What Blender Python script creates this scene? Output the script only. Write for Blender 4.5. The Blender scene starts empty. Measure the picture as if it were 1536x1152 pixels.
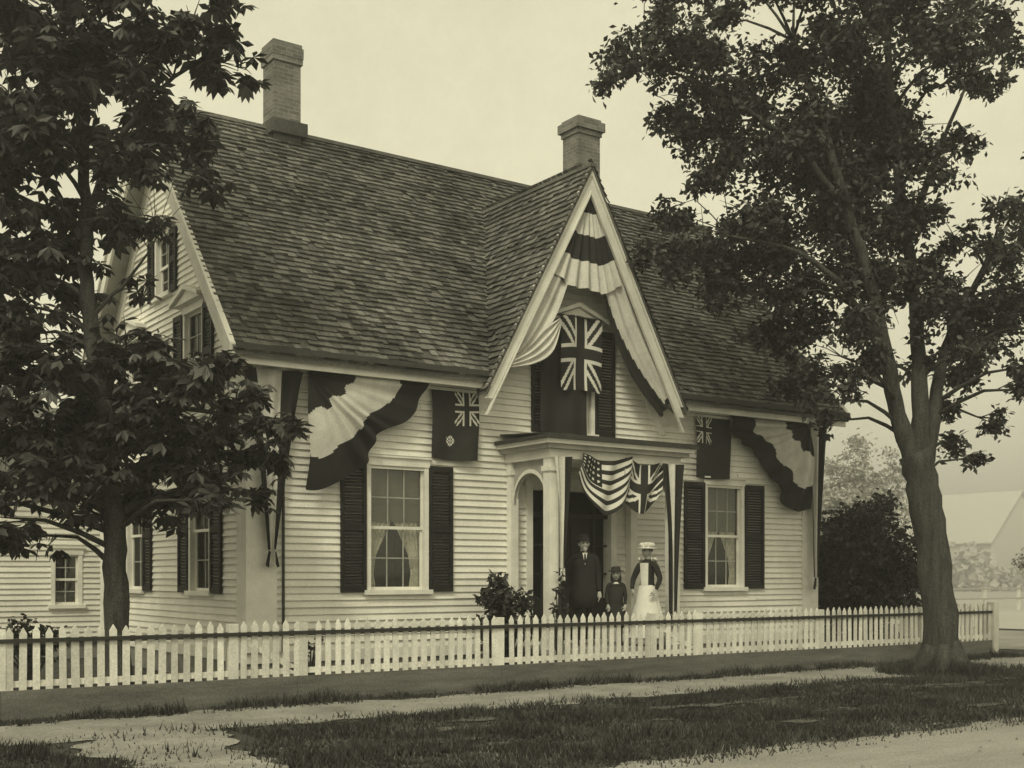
import bpy, math, random
import numpy as np
from mathutils import Vector, Matrix
random.seed(7); rng=np.random.default_rng(11)
S=bpy.context.scene
R=math.radians
CR=(0.820,-0.572); CF=(0.572,0.820)   # street view right / forward directions on the ground plane

# ------------------------------------------------------------------ materials
TINT=(1.0,0.985,0.91)
def M(name,g,rough=.85,var=.15,scale=4,bump=0,bscale=60,island=0,stretch=(1,1,1),spec=.2,trans=0,fine=0):
    m=bpy.data.materials.new(name); m.use_nodes=True
    nt=m.node_tree; N=nt.nodes; L=nt.links
    b=N['Principled BSDF']; b.inputs['Roughness'].default_value=rough
    b.inputs['Specular IOR Level'].default_value=spec
    tc=N.new('ShaderNodeTexCoord'); mp=N.new('ShaderNodeMapping'); mp.inputs['Scale'].default_value=stretch
    L.new(tc.outputs['Object'],mp.inputs[0])
    no=N.new('ShaderNodeTexNoise'); no.inputs['Scale'].default_value=scale; no.inputs['Detail'].default_value=7
    no.inputs['Roughness'].default_value=.65
    L.new(mp.outputs[0],no.inputs['Vector'])
    mr=N.new('ShaderNodeMapRange'); mr.inputs[1].default_value=.3; mr.inputs[2].default_value=.7
    mr.inputs[3].default_value=1-var; mr.inputs[4].default_value=1+var
    L.new(no.outputs[0],mr.inputs[0]); cur=mr.outputs[0]
    if island:
        ge=N.new('ShaderNodeNewGeometry'); m2=N.new('ShaderNodeMapRange')
        m2.inputs[3].default_value=1-island; m2.inputs[4].default_value=1+island
        L.new(ge.outputs['Random Per Island'],m2.inputs[0])
        mu=N.new('ShaderNodeMath'); mu.operation='MULTIPLY'; L.new(cur,mu.inputs[0]); L.new(m2.outputs[0],mu.inputs[1]); cur=mu.outputs[0]
    if fine:
        n3=N.new('ShaderNodeTexNoise'); n3.inputs['Scale'].default_value=45; n3.inputs['Detail'].default_value=3
        L.new(tc.outputs['Object'],n3.inputs['Vector'])
        m3=N.new('ShaderNodeMapRange'); m3.inputs[1].default_value=.3; m3.inputs[2].default_value=.7
        m3.inputs[3].default_value=1-fine; m3.inputs[4].default_value=1+fine
        L.new(n3.outputs[0],m3.inputs[0])
        mu=N.new('ShaderNodeMath'); mu.operation='MULTIPLY'; L.new(cur,mu.inputs[0]); L.new(m3.outputs[0],mu.inputs[1]); cur=mu.outputs[0]
    vm=N.new('ShaderNodeVectorMath'); vm.operation='SCALE'
    vm.inputs[0].default_value=tuple(g*t for t in TINT)
    L.new(cur,vm.inputs['Scale']); L.new(vm.outputs[0],b.inputs['Base Color'])
    if bump:
        n2=N.new('ShaderNodeTexNoise'); n2.inputs['Scale'].default_value=bscale; n2.inputs['Detail'].default_value=4
        L.new(mp.outputs[0],n2.inputs['Vector'])
        bp=N.new('ShaderNodeBump'); bp.inputs['Strength'].default_value=bump; bp.inputs['Distance'].default_value=.02
        L.new(n2.outputs[0],bp.inputs['Height']); L.new(bp.outputs[0],b.inputs['Normal'])
    if trans:
        tr=N.new('ShaderNodeBsdfTranslucent'); L.new(vm.outputs[0],tr.inputs[0])
        mx=N.new('ShaderNodeMixShader'); mx.inputs[0].default_value=trans
        L.new(b.outputs[0],mx.inputs[1]); L.new(tr.outputs[0],mx.inputs[2])
        L.new(mx.outputs[0],N['Material Output'].inputs[0])
    return m
def glassmat():
    m=bpy.data.materials.new('window_glass'); m.use_nodes=True; nt=m.node_tree; N=nt.nodes; L=nt.links
    t=N.new('ShaderNodeBsdfTransparent'); t.inputs[0].default_value=(.75,.75,.7,1)
    g=N.new('ShaderNodeBsdfGlossy'); g.inputs['Roughness'].default_value=.06; g.inputs[0].default_value=(.8,.8,.75,1)
    no=N.new('ShaderNodeTexNoise'); no.inputs['Scale'].default_value=3
    bp=N.new('ShaderNodeBump'); bp.inputs['Strength'].default_value=.15; bp.inputs['Distance'].default_value=.05
    L.new(no.outputs[0],bp.inputs['Height']); L.new(bp.outputs[0],g.inputs['Normal'])
    mx=N.new('ShaderNodeMixShader'); mx.inputs[0].default_value=.10
    L.new(t.outputs[0],mx.inputs[1]); L.new(g.outputs[0],mx.inputs[2]); L.new(mx.outputs[0],N['Material Output'].inputs[0])
    return m
paint=M('white_clapboard_paint',.76,.7,.12,1.6,island=.07,stretch=(1,1,.5),fine=.08)
trim=M('white_trim_paint',.74,.6,.14,2.5,fine=.06)
shing=M('weathered_shingles',.12,.95,.45,.8,bump=.5,bscale=30,island=.48,fine=.35,spec=.08)
shut=M('dark_shutter_paint',.018,.6,.25,4)
gutter=M('dark_gutter_paint',.05,.6,.2,4)
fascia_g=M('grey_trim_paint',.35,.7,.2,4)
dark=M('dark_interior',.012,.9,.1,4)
glass=glassmat()
lace=M('lace_curtain',.66,.9,.25,9,fine=.3)
shade=M('roller_shade',.15,.8,.15,3)
found=M('stone_foundation',.22,.95,.3,5,bump=.5)
clothL=M('pale_bunting_cloth',.58,.9,.16,3,fine=.1)
clothD=M('dark_bunting_cloth',.024,.9,.25,3)
clothW=M('white_flag_cloth',.66,.9,.08,3)
clothN=M('navy_flag_cloth',.022,.85,.2,3)
clothR=M('red_flag_cloth',.03,.85,.2,3)
doorm=M('dark_door_wood',.025,.5,.3,4,stretch=(6,6,1))
def brickmat():
    m=M('chimney_brick',.15,.9,.3,3,fine=.2); nt=m.node_tree; N=nt.nodes; L=nt.links
    b=N['Principled BSDF']; src=b.inputs['Base Color'].links[0].from_socket
    tc=N.new('ShaderNodeTexCoord'); sp=N.new('ShaderNodeSeparateXYZ'); L.new(tc.outputs['Object'],sp.inputs[0])
    ad=N.new('ShaderNodeMath'); ad.operation='ADD'; L.new(sp.outputs[0],ad.inputs[0]); L.new(sp.outputs[1],ad.inputs[1])
    cb=N.new('ShaderNodeCombineXYZ'); L.new(ad.outputs[0],cb.inputs[0]); L.new(sp.outputs[2],cb.inputs[1])
    br=N.new('ShaderNodeTexBrick'); L.new(cb.outputs[0],br.inputs[0])
    br.inputs['Scale'].default_value=1; br.inputs['Brick Width'].default_value=.2; br.inputs['Row Height'].default_value=.07
    br.inputs['Mortar Size'].default_value=.007
    br.inputs['Color1'].default_value=(.75,.75,.75,1); br.inputs['Color2'].default_value=(1.2,1.2,1.2,1); br.inputs['Mortar'].default_value=(1.45,1.45,1.45,1)
    mx=N.new('ShaderNodeVectorMath'); mx.operation='MULTIPLY'; L.new(src,mx.inputs[0]); L.new(br.outputs[0],mx.inputs[1])
    L.new(mx.outputs[0],b.inputs['Base Color']); return m
brick=brickmat()

# ------------------------------------------------------------------ mesh helpers
def empty(name,loc=(0,0,0),rz=0):
    e=bpy.data.objects.new(name,None); e.location=loc; e.rotation_euler=(0,0,rz); S.collection.objects.link(e); return e
class MB:
    def __init__(s): s.v=[];s.f=[];s.m=[];s.mats=[]
    def mi(s,m):
        if m not in s.mats: s.mats.append(m)
        return s.mats.index(m)
    def add(s,vs,fs,m):
        o=len(s.v); s.v+=[tuple(p) for p in vs]; k=s.mi(m)
        for f in fs: s.f.append(tuple(o+i for i in f)); s.m.append(k)
    def poly(s,pts,m): s.add(pts,[tuple(range(len(pts)))],m)
    def prism(s,pts,ext,m):
        n=len(pts); e=Vector(ext); top=[Vector(p)+e for p in pts]
        fs=[tuple(range(n))[::-1],tuple(range(n,2*n))]+[(i,(i+1)%n,n+(i+1)%n,n+i) for i in range(n)]
        s.add([Vector(p) for p in pts]+top,fs,m)
    def box(s,x0,x1,y0,y1,z0,z1,m):
        s.prism([(x0,y0,z0),(x1,y0,z0),(x1,y1,z0),(x0,y1,z0)],(0,0,z1-z0),m)
    def tube(s,pts,rad,m,n=8,flat=1):
        pts=[Vector(p) for p in pts]; vs=[];fs=[]
        ref=Vector((.31,.95,.05))
        for i,p in enumerate(pts):
            d=(pts[min(i+1,len(pts)-1)]-pts[max(i-1,0)]).normalized()
            a=d.cross(ref)
            if a.length<.05: a=d.cross(Vector((1,0,0)))
            a.normalize(); b=d.cross(a)
            for k in range(n):
                t=2*math.pi*k/n; vs.append(p+a*math.cos(t)*rad[i]+b*math.sin(t)*rad[i]*flat)
        for i in range(len(pts)-1):
            for k in range(n): fs.append((i*n+k,i*n+(k+1)%n,(i+1)*n+(k+1)%n,(i+1)*n+k))
        fs.append(tuple(range(n))[::-1]); fs.append(tuple((len(pts)-1)*n+k for k in range(n)))
        s.add(vs,fs,m)
    def lathe(s,prof,m,c=(0,0),n=28,pleat=0,pn=12):
        vs=[];fs=[]
        for i,(z,rx,ry,oy) in enumerate(prof):
            for k in range(n):
                t=2*math.pi*k/n; q=1+pleat*math.sin(t*pn)*(i/(len(prof)-1))
                vs.append((c[0]+rx*q*math.cos(t),c[1]+oy+ry*q*math.sin(t),z))
        for i in range(len(prof)-1):
            for k in range(n): fs.append((i*n+k,i*n+(k+1)%n,(i+1)*n+(k+1)%n,(i+1)*n+k))
        fs.append(tuple(range(n))[::-1]); fs.append(tuple((len(prof)-1)*n+k for k in range(n)))
        s.add(vs,fs,m)
    def done(s,name,parent=None,smooth=False):
        me=bpy.data.meshes.new(name); me.from_pydata(s.v,[],s.f)
        for m in s.mats: me.materials.append(m)
        me.polygons.foreach_set('material_index',s.m)
        if smooth: me.polygons.foreach_set('use_smooth',[True]*len(s.f))
        me.update()
        o=bpy.data.objects.new(name,me); S.collection.objects.link(o)
        if parent: o.parent=parent
        return o
def cloth(name,pos,pat,nu,nv,mats,parent,smooth=True):
    vs=[];fs=[];mi=[]
    for j in range(nv+1):
        for i in range(nu+1): vs.append(tuple(pos(i/nu,j/nv)))
    for j in range(nv):
        for i in range(nu):
            a=j*(nu+1)+i; fs.append((a,a+1,a+nu+2,a+nu+1)); mi.append(pat((i+.5)/nu,(j+.5)/nv))
    me=bpy.data.meshes.new(name); me.from_pydata(vs,[],fs)
    for m in mats: me.materials.append(m)
    me.polygons.foreach_set('material_index',mi); me.polygons.foreach_set('use_smooth',[smooth]*len(fs))
    o=bpy.data.objects.new(name,me); S.collection.objects.link(o); o.parent=parent; return o

# ------------------------------------------------------------------ house dimensions
X0,X1=6.62,18.44; YF,YB=16.0,23.0; ZE=4.75; ZR=9.3; YE=15.6; YR=19.5; SL=(ZR-ZE)/(YR-YE)
XC=12.38; GA=8.31; GF=4.58; GH=2.02; K=GH/(GA-GF); YG=15.5; XL,XR=6.25,18.85
hw=lambda z:(GA-z)*K
house=empty('wooden_house')
def subtract(iv,a,b):
    out=[]
    for p,q in iv:
        if b<=p or a>=q: out.append((p,q))
        else:
            if a>p: out.append((p,a))
            if b<q: out.append((b,q))
    return out
def siding(mb,to3,z0,z1,ivf,ops,e=.104):
    z=z0
    while z<z1-.01:
        zt=min(z+e,z1); iv=ivf((z+zt)/2)
        for (a,b,c,d) in ops:
            if c<(z+zt)/2<d: iv=subtract(iv,a,b)
        for p,q in iv:
            s=p
            while s<q-.01:
                l=random.uniform(2.2,4.5); t=min(q,s+l)
                if q-t<.4:t=q
                n=.038+random.uniform(-.005,.005); j=random.uniform(-.003,.003)
                mb.add([to3(s,n,z+j),to3(t,n,z+j+random.uniform(-.004,.004)),to3(t,.004,zt+.01),to3(s,.004,zt+.01),to3(s,0,z+j),to3(t,0,z+j)],[(0,1,2,3),(4,5,1,0)],paint)
                s=t
        z+=e
front=lambda s,n,z:(s,YF-n,z)
left=lambda s,n,z:(X0-n,s,z)
right=lambda s,n,z:(X1+n,s,z)
walls=MB();parts=MB();shb=MB();glb=MB()
def bx(mb,to3,s0,s1,n0,n1,z0,z1,m):
    mb.prism([to3(s0,n0,z0),to3(s1,n0,z0),to3(s1,n1,z0),to3(s0,n1,z0)],(0,0,z1-z0),m)
def window(to3,s0,s1,z0,z1,sh=.42,cols=3,rows=4,cur=True,hood=0):
    c=.075
    bx(parts,to3,s0,s0+c,-.06,.05,z0,z1,trim); bx(parts,to3,s1-c,s1,-.06,.05,z0,z1,trim)
    bx(parts,to3,s0-.02,s1+.02,-.06,.062,z1,z1+.12,trim); bx(parts,to3,s0-.05,s1+.05,-.06,.1,z0-.07,z0,trim)
    bx(parts,to3,s0-.04,s1+.04,.03,.09,z1+.12,z1+.15,trim)
    a,b=s0+c,s1-c; h=z1-z0; w=b-a; mid=(z0+z1)/2
    for (p,q,n) in ((z0,mid+.02,-.045),(mid-.02,z1,-.02)):
        bx(parts,to3,a,a+.03,n-.03,n,p,q,trim); bx(parts,to3,b-.03,b,n-.03,n,p,q,trim)
        bx(parts,to3,a+.03,b-.03,n-.03,n-.002,p,p+.045,trim); bx(parts,to3,a+.03,b-.03,n-.03,n-.002,q-.035,q,trim)
        for i in range(1,cols):
            x=a+.04+(w-.08)*i/cols; bx(parts,to3,x-.009,x+.009,n-.022,n-.006,p+.045,q-.035,fascia_g)
        for i in range(1,rows//2):
            y=p+.05+(q-p-.095)*i/(rows//2); bx(parts,to3,a+.03,b-.03,n-.024,n-.008,y-.009,y+.009,fascia_g)
        glb.poly([to3(a+.025,n-.018,p+.03),to3(b-.025,n-.018,p+.03),to3(b-.025,n-.018,q-.03),to3(a+.025,n-.018,q-.03)],glass)
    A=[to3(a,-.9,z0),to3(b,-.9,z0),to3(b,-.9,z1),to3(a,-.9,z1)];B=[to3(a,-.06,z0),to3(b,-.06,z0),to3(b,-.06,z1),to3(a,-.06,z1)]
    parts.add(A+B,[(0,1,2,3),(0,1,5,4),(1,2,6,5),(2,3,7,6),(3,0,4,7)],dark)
    if cur:
        zs=z1-h*.45
        parts.poly([to3(a+.01,-.1,zs),to3(b-.01,-.1,zs),to3(b-.01,-.1,z1),to3(a+.01,-.1,z1)],shade)
        for side in (0,1):
            def pos(s,t,side=side):
                # parted curtains, gathered low at each side
                wd=w*(.46*max(0,1-max(0,t-.38)*2.0)**1.1+.06+.13*math.sin(max(0,t-.72)*5))
                x=(a+wd*s) if side==0 else (b-wd*s)
                return to3(x,-.13-.02*math.sin(s*34),z1-.1-(h-.12)*t)
            cloth('curtain',pos,lambda s,t:0,26,24,[lace],house)
    if sh:
        for (p,q) in ((s0-.01-sh,s0-.01),(s1+.01,s1+.01+sh)):
            f=.055
            bx(shb,to3,p,p+f,.03,.075,z0-.03,z1+.03,shut);bx(shb,to3,q-f,q,.03,.075,z0-.03,z1+.03,shut)
            for (u0,u1) in ((z0-.03,z0+.07),((z0+z1)/2-.05,(z0+z1)/2+.05),(z1-.06,z1+.03)):
                bx(shb,to3,p+f,q-f,.03,.073,u0,u1,shut)
            for (u0,u1) in ((z0+.07,(z0+z1)/2-.05),((z0+z1)/2+.05,z1-.06)):
                n=int((u1-u0)/.048)
                for i in range(n):
                    y=u0+(u1-u0)*(i+.5)/n
                    shb.add([to3(p+f,.04,y+.02),to3(q-f,.04,y+.02),to3(q-f,.066,y-.02),to3(p+f,.066,y-.02)],[(0,1,2,3)],shut)
    if hood:
        pts=[to3(s0-.12,.03,z1+.13),to3(s1+.12,.03,z1+.13),to3((s0+s1)/2,.03,z1+.13+hood)]
        o=Vector(to3(0,.16,0))-Vector(to3(0,.03,0))
        parts.prism(pts,o,trim)
        m_=(s0+s1)/2
        for (p,q) in ((s0-.17,m_),(s1+.17,m_)):
            parts.prism([to3(p,.0,z1+.13),to3(p,.0,z1+.19),to3(q,.0,z1+.21+hood),to3(q,.0,z1+.14+hood)],Vector(to3(0,.22,0))-Vector(to3(0,0,0)),trim)
fw=[(front,8.48,9.56,1.37,3.25,.42),(front,15.42,16.44,1.37,3.25,.5)]
ops=[(a+.04,b-.04,c,d) for (_,a,b,c,d,_s) in fw]
for w in fw: window(w[0],*w[1:5],sh=w[5])
window(front,11.95,12.85,3.98,5.72,sh=.42,cols=2,cur=False,hood=.22); ops.append((12.0,12.8,3.98,5.72))
ops.append((11.52,13.22,.45,3.0))
siding(walls,front,.5,8.2,lambda z:[(X0+.03,X1-.03)] if z<4.62 else ([(XC-hw(z)+.02,XC+hw(z)-.02)] if hw(z)>.05 else []),ops)
lw=[(17.3,18.25,1.35,3.2,.42,0),(20.45,21.4,1.35,3.2,.42,0),(17.6,18.5,4.25,5.68,.38,.0),(20.5,21.4,4.25,5.68,.38,.0),(19.1,19.85,6.2,7.15,.3,0)]
ops2=[]
for a,b,c,d,sh,ho in lw:
    window(left,a,b,c,d,sh=sh,cols=2,cur=False,hood=.18); ops2.append((a+.04,b-.04,c,d))
def gi(z): 
    if z<4.7: return [(YF+.03,YB-.03)]
    a=YE+(z-ZE)/SL+.08; b=2*YR-a
    a=max(a,YF+.02); b=min(b,YB-.02)
    return [(a,b)] if b>a+.05 else []
siding(walls,left,.5,9.1,gi,ops2); siding(walls,right,.5,9.1,gi,[])
walls.poly([(X0,YB,.0),(X1,YB,.0),(X1,YB,4.8),(X0,YB,4.8)],paint)
walls.done('clapboard_walls',house)
tr=MB()
tr.box(X0-.045,X0+.42,YF-.05,YF+.0,.5,4.56,trim); tr.box(X0-.045,X0+.0,YF+.0,YF+.3,.5,4.56,trim)
tr.box(X0-.045,X0,YB-.3,YB,.5,4.56,trim)
tr.box(X1-.4,X1+.045,YF-.05,YF+.0,.5,4.56,trim); tr.box(X1,X1+.045,YF,YF+.3,.5,4.56,trim)
tr.box(X0-.08,X0+.47,YF-.09,YF-.05,.5,.72,trim); tr.box(X0-.08,X0+.47,YF-.1,YF-.05,4.2,4.3,trim)
tr.box(X1-.45,X1+.08,YF-.09,YF-.05,.5,.72,trim); tr.box(X1-.45,X1+.08,YF-.1,YF-.05,4.2,4.3,trim)
tr.box(X0-.03,X1+.03,YF-.04,YF+.02,.34,.5,trim); tr.box(X0-.03,X0+.02,YF+.02,YB,.34,.5,trim)
tr.box(X0-.0,X1,YF,YB,-.1,.34,found)
for (a,b) in ((XL,XC-hw(4.7)+.02),(XC+hw(4.7)-.02,XR)):
    tr.box(a,b,YE-.06,YE+.0,4.60,4.70,trim); tr.box(a,b,YE-.03,YE+.02,4.50,4.60,trim)
    tr.box(a,b,YE-.14,YE-.06,4.68,4.76,gutter)
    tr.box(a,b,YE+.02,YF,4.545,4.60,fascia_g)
    tr.box(max(a,X0+.02),min(b,X1-.02),YF-.055,YF-.001,4.28,4.545,trim); tr.box(max(a,X0+.02),min(b,X1-.02),YF-.14,YF-.055,4.46,4.545,trim)
for xx,xw in ((XL,-1),(XR,1)):
    for s in (1,-1):
        y=lambda t:YR-s*(YR-t)
        tr.prism([(xx,y(YE-.08),ZE-.14),(xx,YR,ZR-.06),(xx,YR,ZR-.36),(xx,y(YE+.18),ZE-.14)],(xw*.045,0,0),trim)
        tr.prism([(xx,y(YE-.08),ZE-.1),(xx,y(YE-.08),ZE+.0),(xx,YR,ZR+.03),(xx,YR,ZR-.07)],(xw*.085,0,0),trim)
        xi=X0 if xw<0 else X1
        tr.prism([(xi,y(YF),ZE+.05+.0),(xi,y(YF),ZE+.38),(xi,YR,ZR-.1),(xi,YR,ZR-.5),(xi,y(YF+.1),ZE+.05)],(xw*.05,0,0),trim)
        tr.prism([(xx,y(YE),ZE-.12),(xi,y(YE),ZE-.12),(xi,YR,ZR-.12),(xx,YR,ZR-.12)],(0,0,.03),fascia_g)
for s in (-1,1):
    X=lambda x:XC+s*x
    def pb(w0,w1,y0,y1,mat,e=0):
        zt=GA+.03-w0; zb=GA+.03-w1
        f=lambda x,top:(top-x/K)
        xe=GH+.06
        tr.prism([(X(0),y0,zt),(X(xe),y0,f(xe,zt)),(X(xe-(w1-w0)*K*.9),y0,f(xe,zt)+e),(X(0),y0,zb)],(0,y1-y0,0),mat)
    pb(-.02,.16,YG-.06,YG,trim); pb(.16,.42,YG-.03,YG+.01,trim); pb(.42,.48,YG-.045,YG+.005,trim)
    pb(.42,.74,YF-.05,YF-.002,trim)
tr.done('trim_and_foundation',house)
parts.done('window_frames',house); shb.done('louvred_shutters',house); glb.done('window_panes',house)
# ---------------- roof
roof=MB()
def shingles(org,ud,vd,nd,rows,e,ivf,zf):
    org=Vector(org);ud=Vector(ud);vd=Vector(vd);nd=Vector(nd)
    for r in range(rows):
        v=r*e
        for p,q in ivf(v+e*.5):
            s=p-random.uniform(0,.1)
            while s<q:
                w=random.uniform(.08,.18); a=max(s,p);b=min(s+w-.006,q)
                if b>a+.01:
                    lf=.038+random.uniform(-.008,.014); dv=random.uniform(-.018,.014)
                    if random.random()<.01:
                        s+=w; continue
                    P=lambda u,vv,n:org+ud*u+vd*vv+nd*n
                    roof.add([P(a,v+dv,lf),P(b,v+dv,lf+random.uniform(-.003,.003)),P(b,v+e+.02,.004),P(a,v+e+.02,.004),P(a,v+dv,-.004),P(b,v+dv,-.004)],[(0,1,2,3),(4,5,1,0)],shing)
                s+=w
vd=Vector((0,1,SL)).normalized(); nd=Vector((0,-SL,1)).normalized()
Lm=math.hypot(YR-YE+.1,ZR-ZE+.1*SL)
def mi_(v):
    z=ZE-.1*SL+v*vd.z
    if z>GA-.02: return [(XL-.05,XR+.05)]
    h=hw(z)+.0
    return [(XL-.05,XC-h+.02),(XC+h-.02,XR+.05)]
e=.125
shingles((0,YE-.1,ZE-.1*SL+.03),(1,0,0),vd,nd,int(Lm/e)+1,e,mi_,None)
roof.prism([(XL,2*YR-YE,ZE-.05),(XR,2*YR-YE,ZE-.05),(XR,YR,ZR-.02),(XL,YR,ZR-.02)],(0,0,.06),shing)
zv=ZE-.1*SL
for s,xa in ((-1,XL),(1,XR)):
    pts=[(xa,YE-.1,zv),(XC+s*hw(zv),YE-.1,zv),(XC,YE+(GA-ZE)/SL,GA),(XC,YR,ZR),(xa,YR,ZR)]
    roof.prism([Vector(p)+Vector((0,0,-.05)) for p in pts],(0,0,.065),shing)
roof.box(XL-.05,XR+.05,YR-.09,YR+.09,ZR+.0,ZR+.06,shing)
slen=math.hypot(GH+.08,(GH+.08)/K)
for s in (-1,1):
    v2=Vector((-s*K,0,1)).normalized(); n2=Vector((s*1,0,K)).normalized()
    xf=XC+s*(GH+.08); zf=GA-(GH+.08)/K
    def gi2(v):
        z=zf+v*v2.z; return [(YG-.1,max(YG+.1,YE+(z-ZE)/SL+.12))]
    shingles((xf,0,zf+.02),(0,1,0),v2,n2,int(slen/e)+1,e,gi2,None)
    roof.prism([(xf,YG-.08,zf-.04),(XC,YG-.08,GA-.04),(XC,YE+(GA-ZE)/SL+.1,GA-.04),(xf,YE+.1,zf-.04)],(0,0,.05),shing)
roof.box(XC-.06,XC+.06,YG-.1,YE+(GA-ZE)/SL+.1,GA+.0,GA+.055,shing)
roof.done('shingle_roof',house)
ch=MB()
def chimney(x,y,s,d,z0,z1,flare):
    ch.box(x-s/2,x+s/2,y-d/2,y+d/2,z0,z1-.35,brick)
    ch.box(x-s/2-.03,x+s/2+.03,y-d/2-.03,y+d/2+.03,z1-.35,z1-.25,brick)
    ch.box(x-s/2-flare,x+s/2+flare,y-d/2-flare,y+d/2+flare,z1-.25,z1-.07,brick)
    ch.box(x-s/2-.02,x+s/2+.02,y-d/2-.02,y+d/2+.02,z1-.07,z1,brick)
chimney(8.7,19.5,.5,.46,8.7,10.82,.04); chimney(15.35,19.5,.56,.52,8.7,10.95,.08)
ch.box(8.7-.33,8.7+.33,19.15,19.85,9.2,9.43,shing)
ch.done('brick_chimneys',house)
# ---------------- porch
po=MB(); PX0,PX1=11.1,13.62; PY=14.86
po.box(PX0-.12,PX1+.12,PY-.2,YF-.03,.0,.38,found); po.box(PX0-.18,PX1+.18,PY-.28,YF-.03,.38,.45,fascia_g)
po.box(11.6,13.1,14.25,PY-.28,.0,.2,fascia_g)
for x in (PX0,PX1):
    for (y,w) in ((PY,.085),(15.9,.07)):
        po.box(x-w,x+w,y-w,y+w,.45,3.4,trim); po.box(x-w-.03,x+w+.03,y-w-.03,y+w+.03,.45,.62,trim); po.box(x-w-.025,x+w+.025,y-w-.025,y+w+.025,3.2,3.28,trim)
    n=14; ya,yb=PY+.085,15.83; yc=(ya+yb)/2; r=(yb-ya)/2
    for i in range(n):
        t0=math.pi*i/n;t1=math.pi*(i+1)/n
        p0=(yc-r*math.cos(t0),2.72+r*1.1*math.sin(t0));p1=(yc-r*math.cos(t1),2.72+r*1.1*math.sin(t1))
        po.prism([(x-.02,p0[0],p0[1]),(x-.02,p1[0],p1[1]),(x-.02,p1[0],3.4),(x-.02,p0[0],3.4)],(.04,0,0),fascia_g)
        po.prism([(x-.035,p0[0],p0[1]),(x-.035,p1[0],p1[1]),(x-.035,p1[0],p1[1]+.06),(x-.035,p0[0],p0[1]+.06)],(.07,0,0),trim)
po.box(PX0-.1,PX1+.1,PY-.1,YF-.03,3.4,3.54,trim)
po.box(PX0-.2,PX1+.2,PY-.2,YF-.03,3.54,3.61,fascia_g); po.box(PX0-.26,PX1+.26,PY-.26,YF-.03,3.61,3.68,trim)
po.box(PX0-.31,PX1+.31,PY-.32,YF-.03,3.68,3.735,gutter)
po.prism([(PX0-.3,PY-.3,3.735),(PX1+.3,PY-.3,3.735),(PX1+.2,YF-.03,3.84),(PX0-.2,YF-.03,3.84)],(0,0,.02),gutter)
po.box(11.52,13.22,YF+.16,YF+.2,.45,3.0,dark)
po.box(11.42,11.54,YF-.06,YF+.16,.45,3.05,trim);po.box(13.2,13.32,YF-.06,YF+.16,.45,3.05,trim);po.box(11.38,13.36,YF-.07,YF+.15,3.05,3.2,trim)
po.box(11.84,11.9,YF+.02,YF+.15,.45,3.03,doorm);po.box(12.86,12.92,YF+.02,YF+.15,.45,3.03,doorm)
po.box(11.54,13.2,YF+.03,YF+.14,2.56,2.63,doorm)
po.box(11.9,12.86,YF+.09,YF+.14,.45,2.56,doorm)
for (a,b) in ((11.98,12.34),(12.42,12.78)):
    for (c,d) in ((.6,1.3),(1.42,2.42)):
        po.box(a,b,YF+.065,YF+.088,c,d,doorm)
for (a,b) in ((11.54,11.84),(12.92,13.2)):
    po.box(a,b,YF+.05,YF+.14,.45,1.2,doorm)
    for z in (1.6,2.08): po.box(a,b,YF+.06,YF+.1,z,z+.03,doorm)
po.done('entrance_porch',house)
ds=MB(); ds.tube([(X0+.5,YF-.09,4.5),(X0+.5,YF-.09,.5)],[.022,.022],gutter); ds.done('downspout',house)
# ---------------- rear wing
wing=MB(); WY=23.6
fw2=lambda s,n,z:(s,WY-n,z)
siding(wing,fw2,.3,3.3,lambda z:[(-6,7.2)],[(5.86,6.36,1.03,1.98)])
wing.box(-6.3,7.2,WY-.3,WY+.0,3.3,3.42,trim)
wing.prism([(-6.4,WY-.4,3.4),(7.2,WY-.4,3.4),(7.2,WY+2.4,5.0),(-6.4,WY+2.4,5.0)],(0,0,.08),shing)
wing.box(-6,7.2,WY+.02,WY+4,-.1,.3,found)
wing.done('rear_wing',house)
parts=MB();shb=MB();glb=MB()
window(fw2,5.82,6.40,1.03,1.98,sh=0,cols=2,cur=False)
parts.done('wing_window',house);glb.done('wing_window_pane',house)

# ------------------------------------------------------------------ flags and bunting
def jack(s,t,asp=2.0):
    x=(s-.5)*asp; y=(t-.5)
    if abs(x)<.1 or abs(y)<.1: return 2
    if abs(x)<.168 or abs(y)<.168: return 1
    L_=math.hypot(asp,1)
    d1=abs(x*1-y*asp)/L_; d2=abs(x*1+y*asp)/L_
    d=min(d1,d2)
    if d<.034: return 2
    if d<.1: return 1
    return 0
fm=[clothN,clothW,clothR]
def ensign(name,x0,x1,z0,z1,y,canton,badge=False):
    par=empty(name)
    def pat(s,t):
        c0,c1,ct=canton
        if c0<=s<=c1 and t<=ct: return jack(t/ct,(s-c0)/(c1-c0),1.45)
        if badge and (s-.42)**2*1.0+(t-.72)**2*1.6<.009 and (int(s*34)+int(t*41))%2==0: return 1
        return 2
    cloth('flag_cloth',lambda s,t:(x0+(x1-x0)*s+.015*math.sin(t*5),y-.03*math.sin(s*7+t*2)*(.3+t),z1+(z0-z1)*t-.02*math.sin(s*3.1)),pat,60,70,fm,par)
    b=MB(); b.tube([(x0-.03,y-.01,z1+.01),(x1+.03,y-.01,z1+.01)],[.012,.012],gutter); b.done('hanging_cord',par)
    return par
ensign('ensign_flag',9.56,10.42,3.40,4.50,15.88,(.50,1.0,.5),True)
ensign('ensign_flag',15.12,15.98,3.36,4.50,15.88,(.0,.46,.44))
gf=empty('union_flag')
cloth('flag_cloth',lambda s,t:(12.0+.86*s+.01*math.sin(t*6),15.80-.03*math.sin(s*8+t),5.88-1.24*t+.05*math.sin(s*3.14)),lambda s,t:jack(t,s,1.35),56,80,fm,gf)
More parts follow.
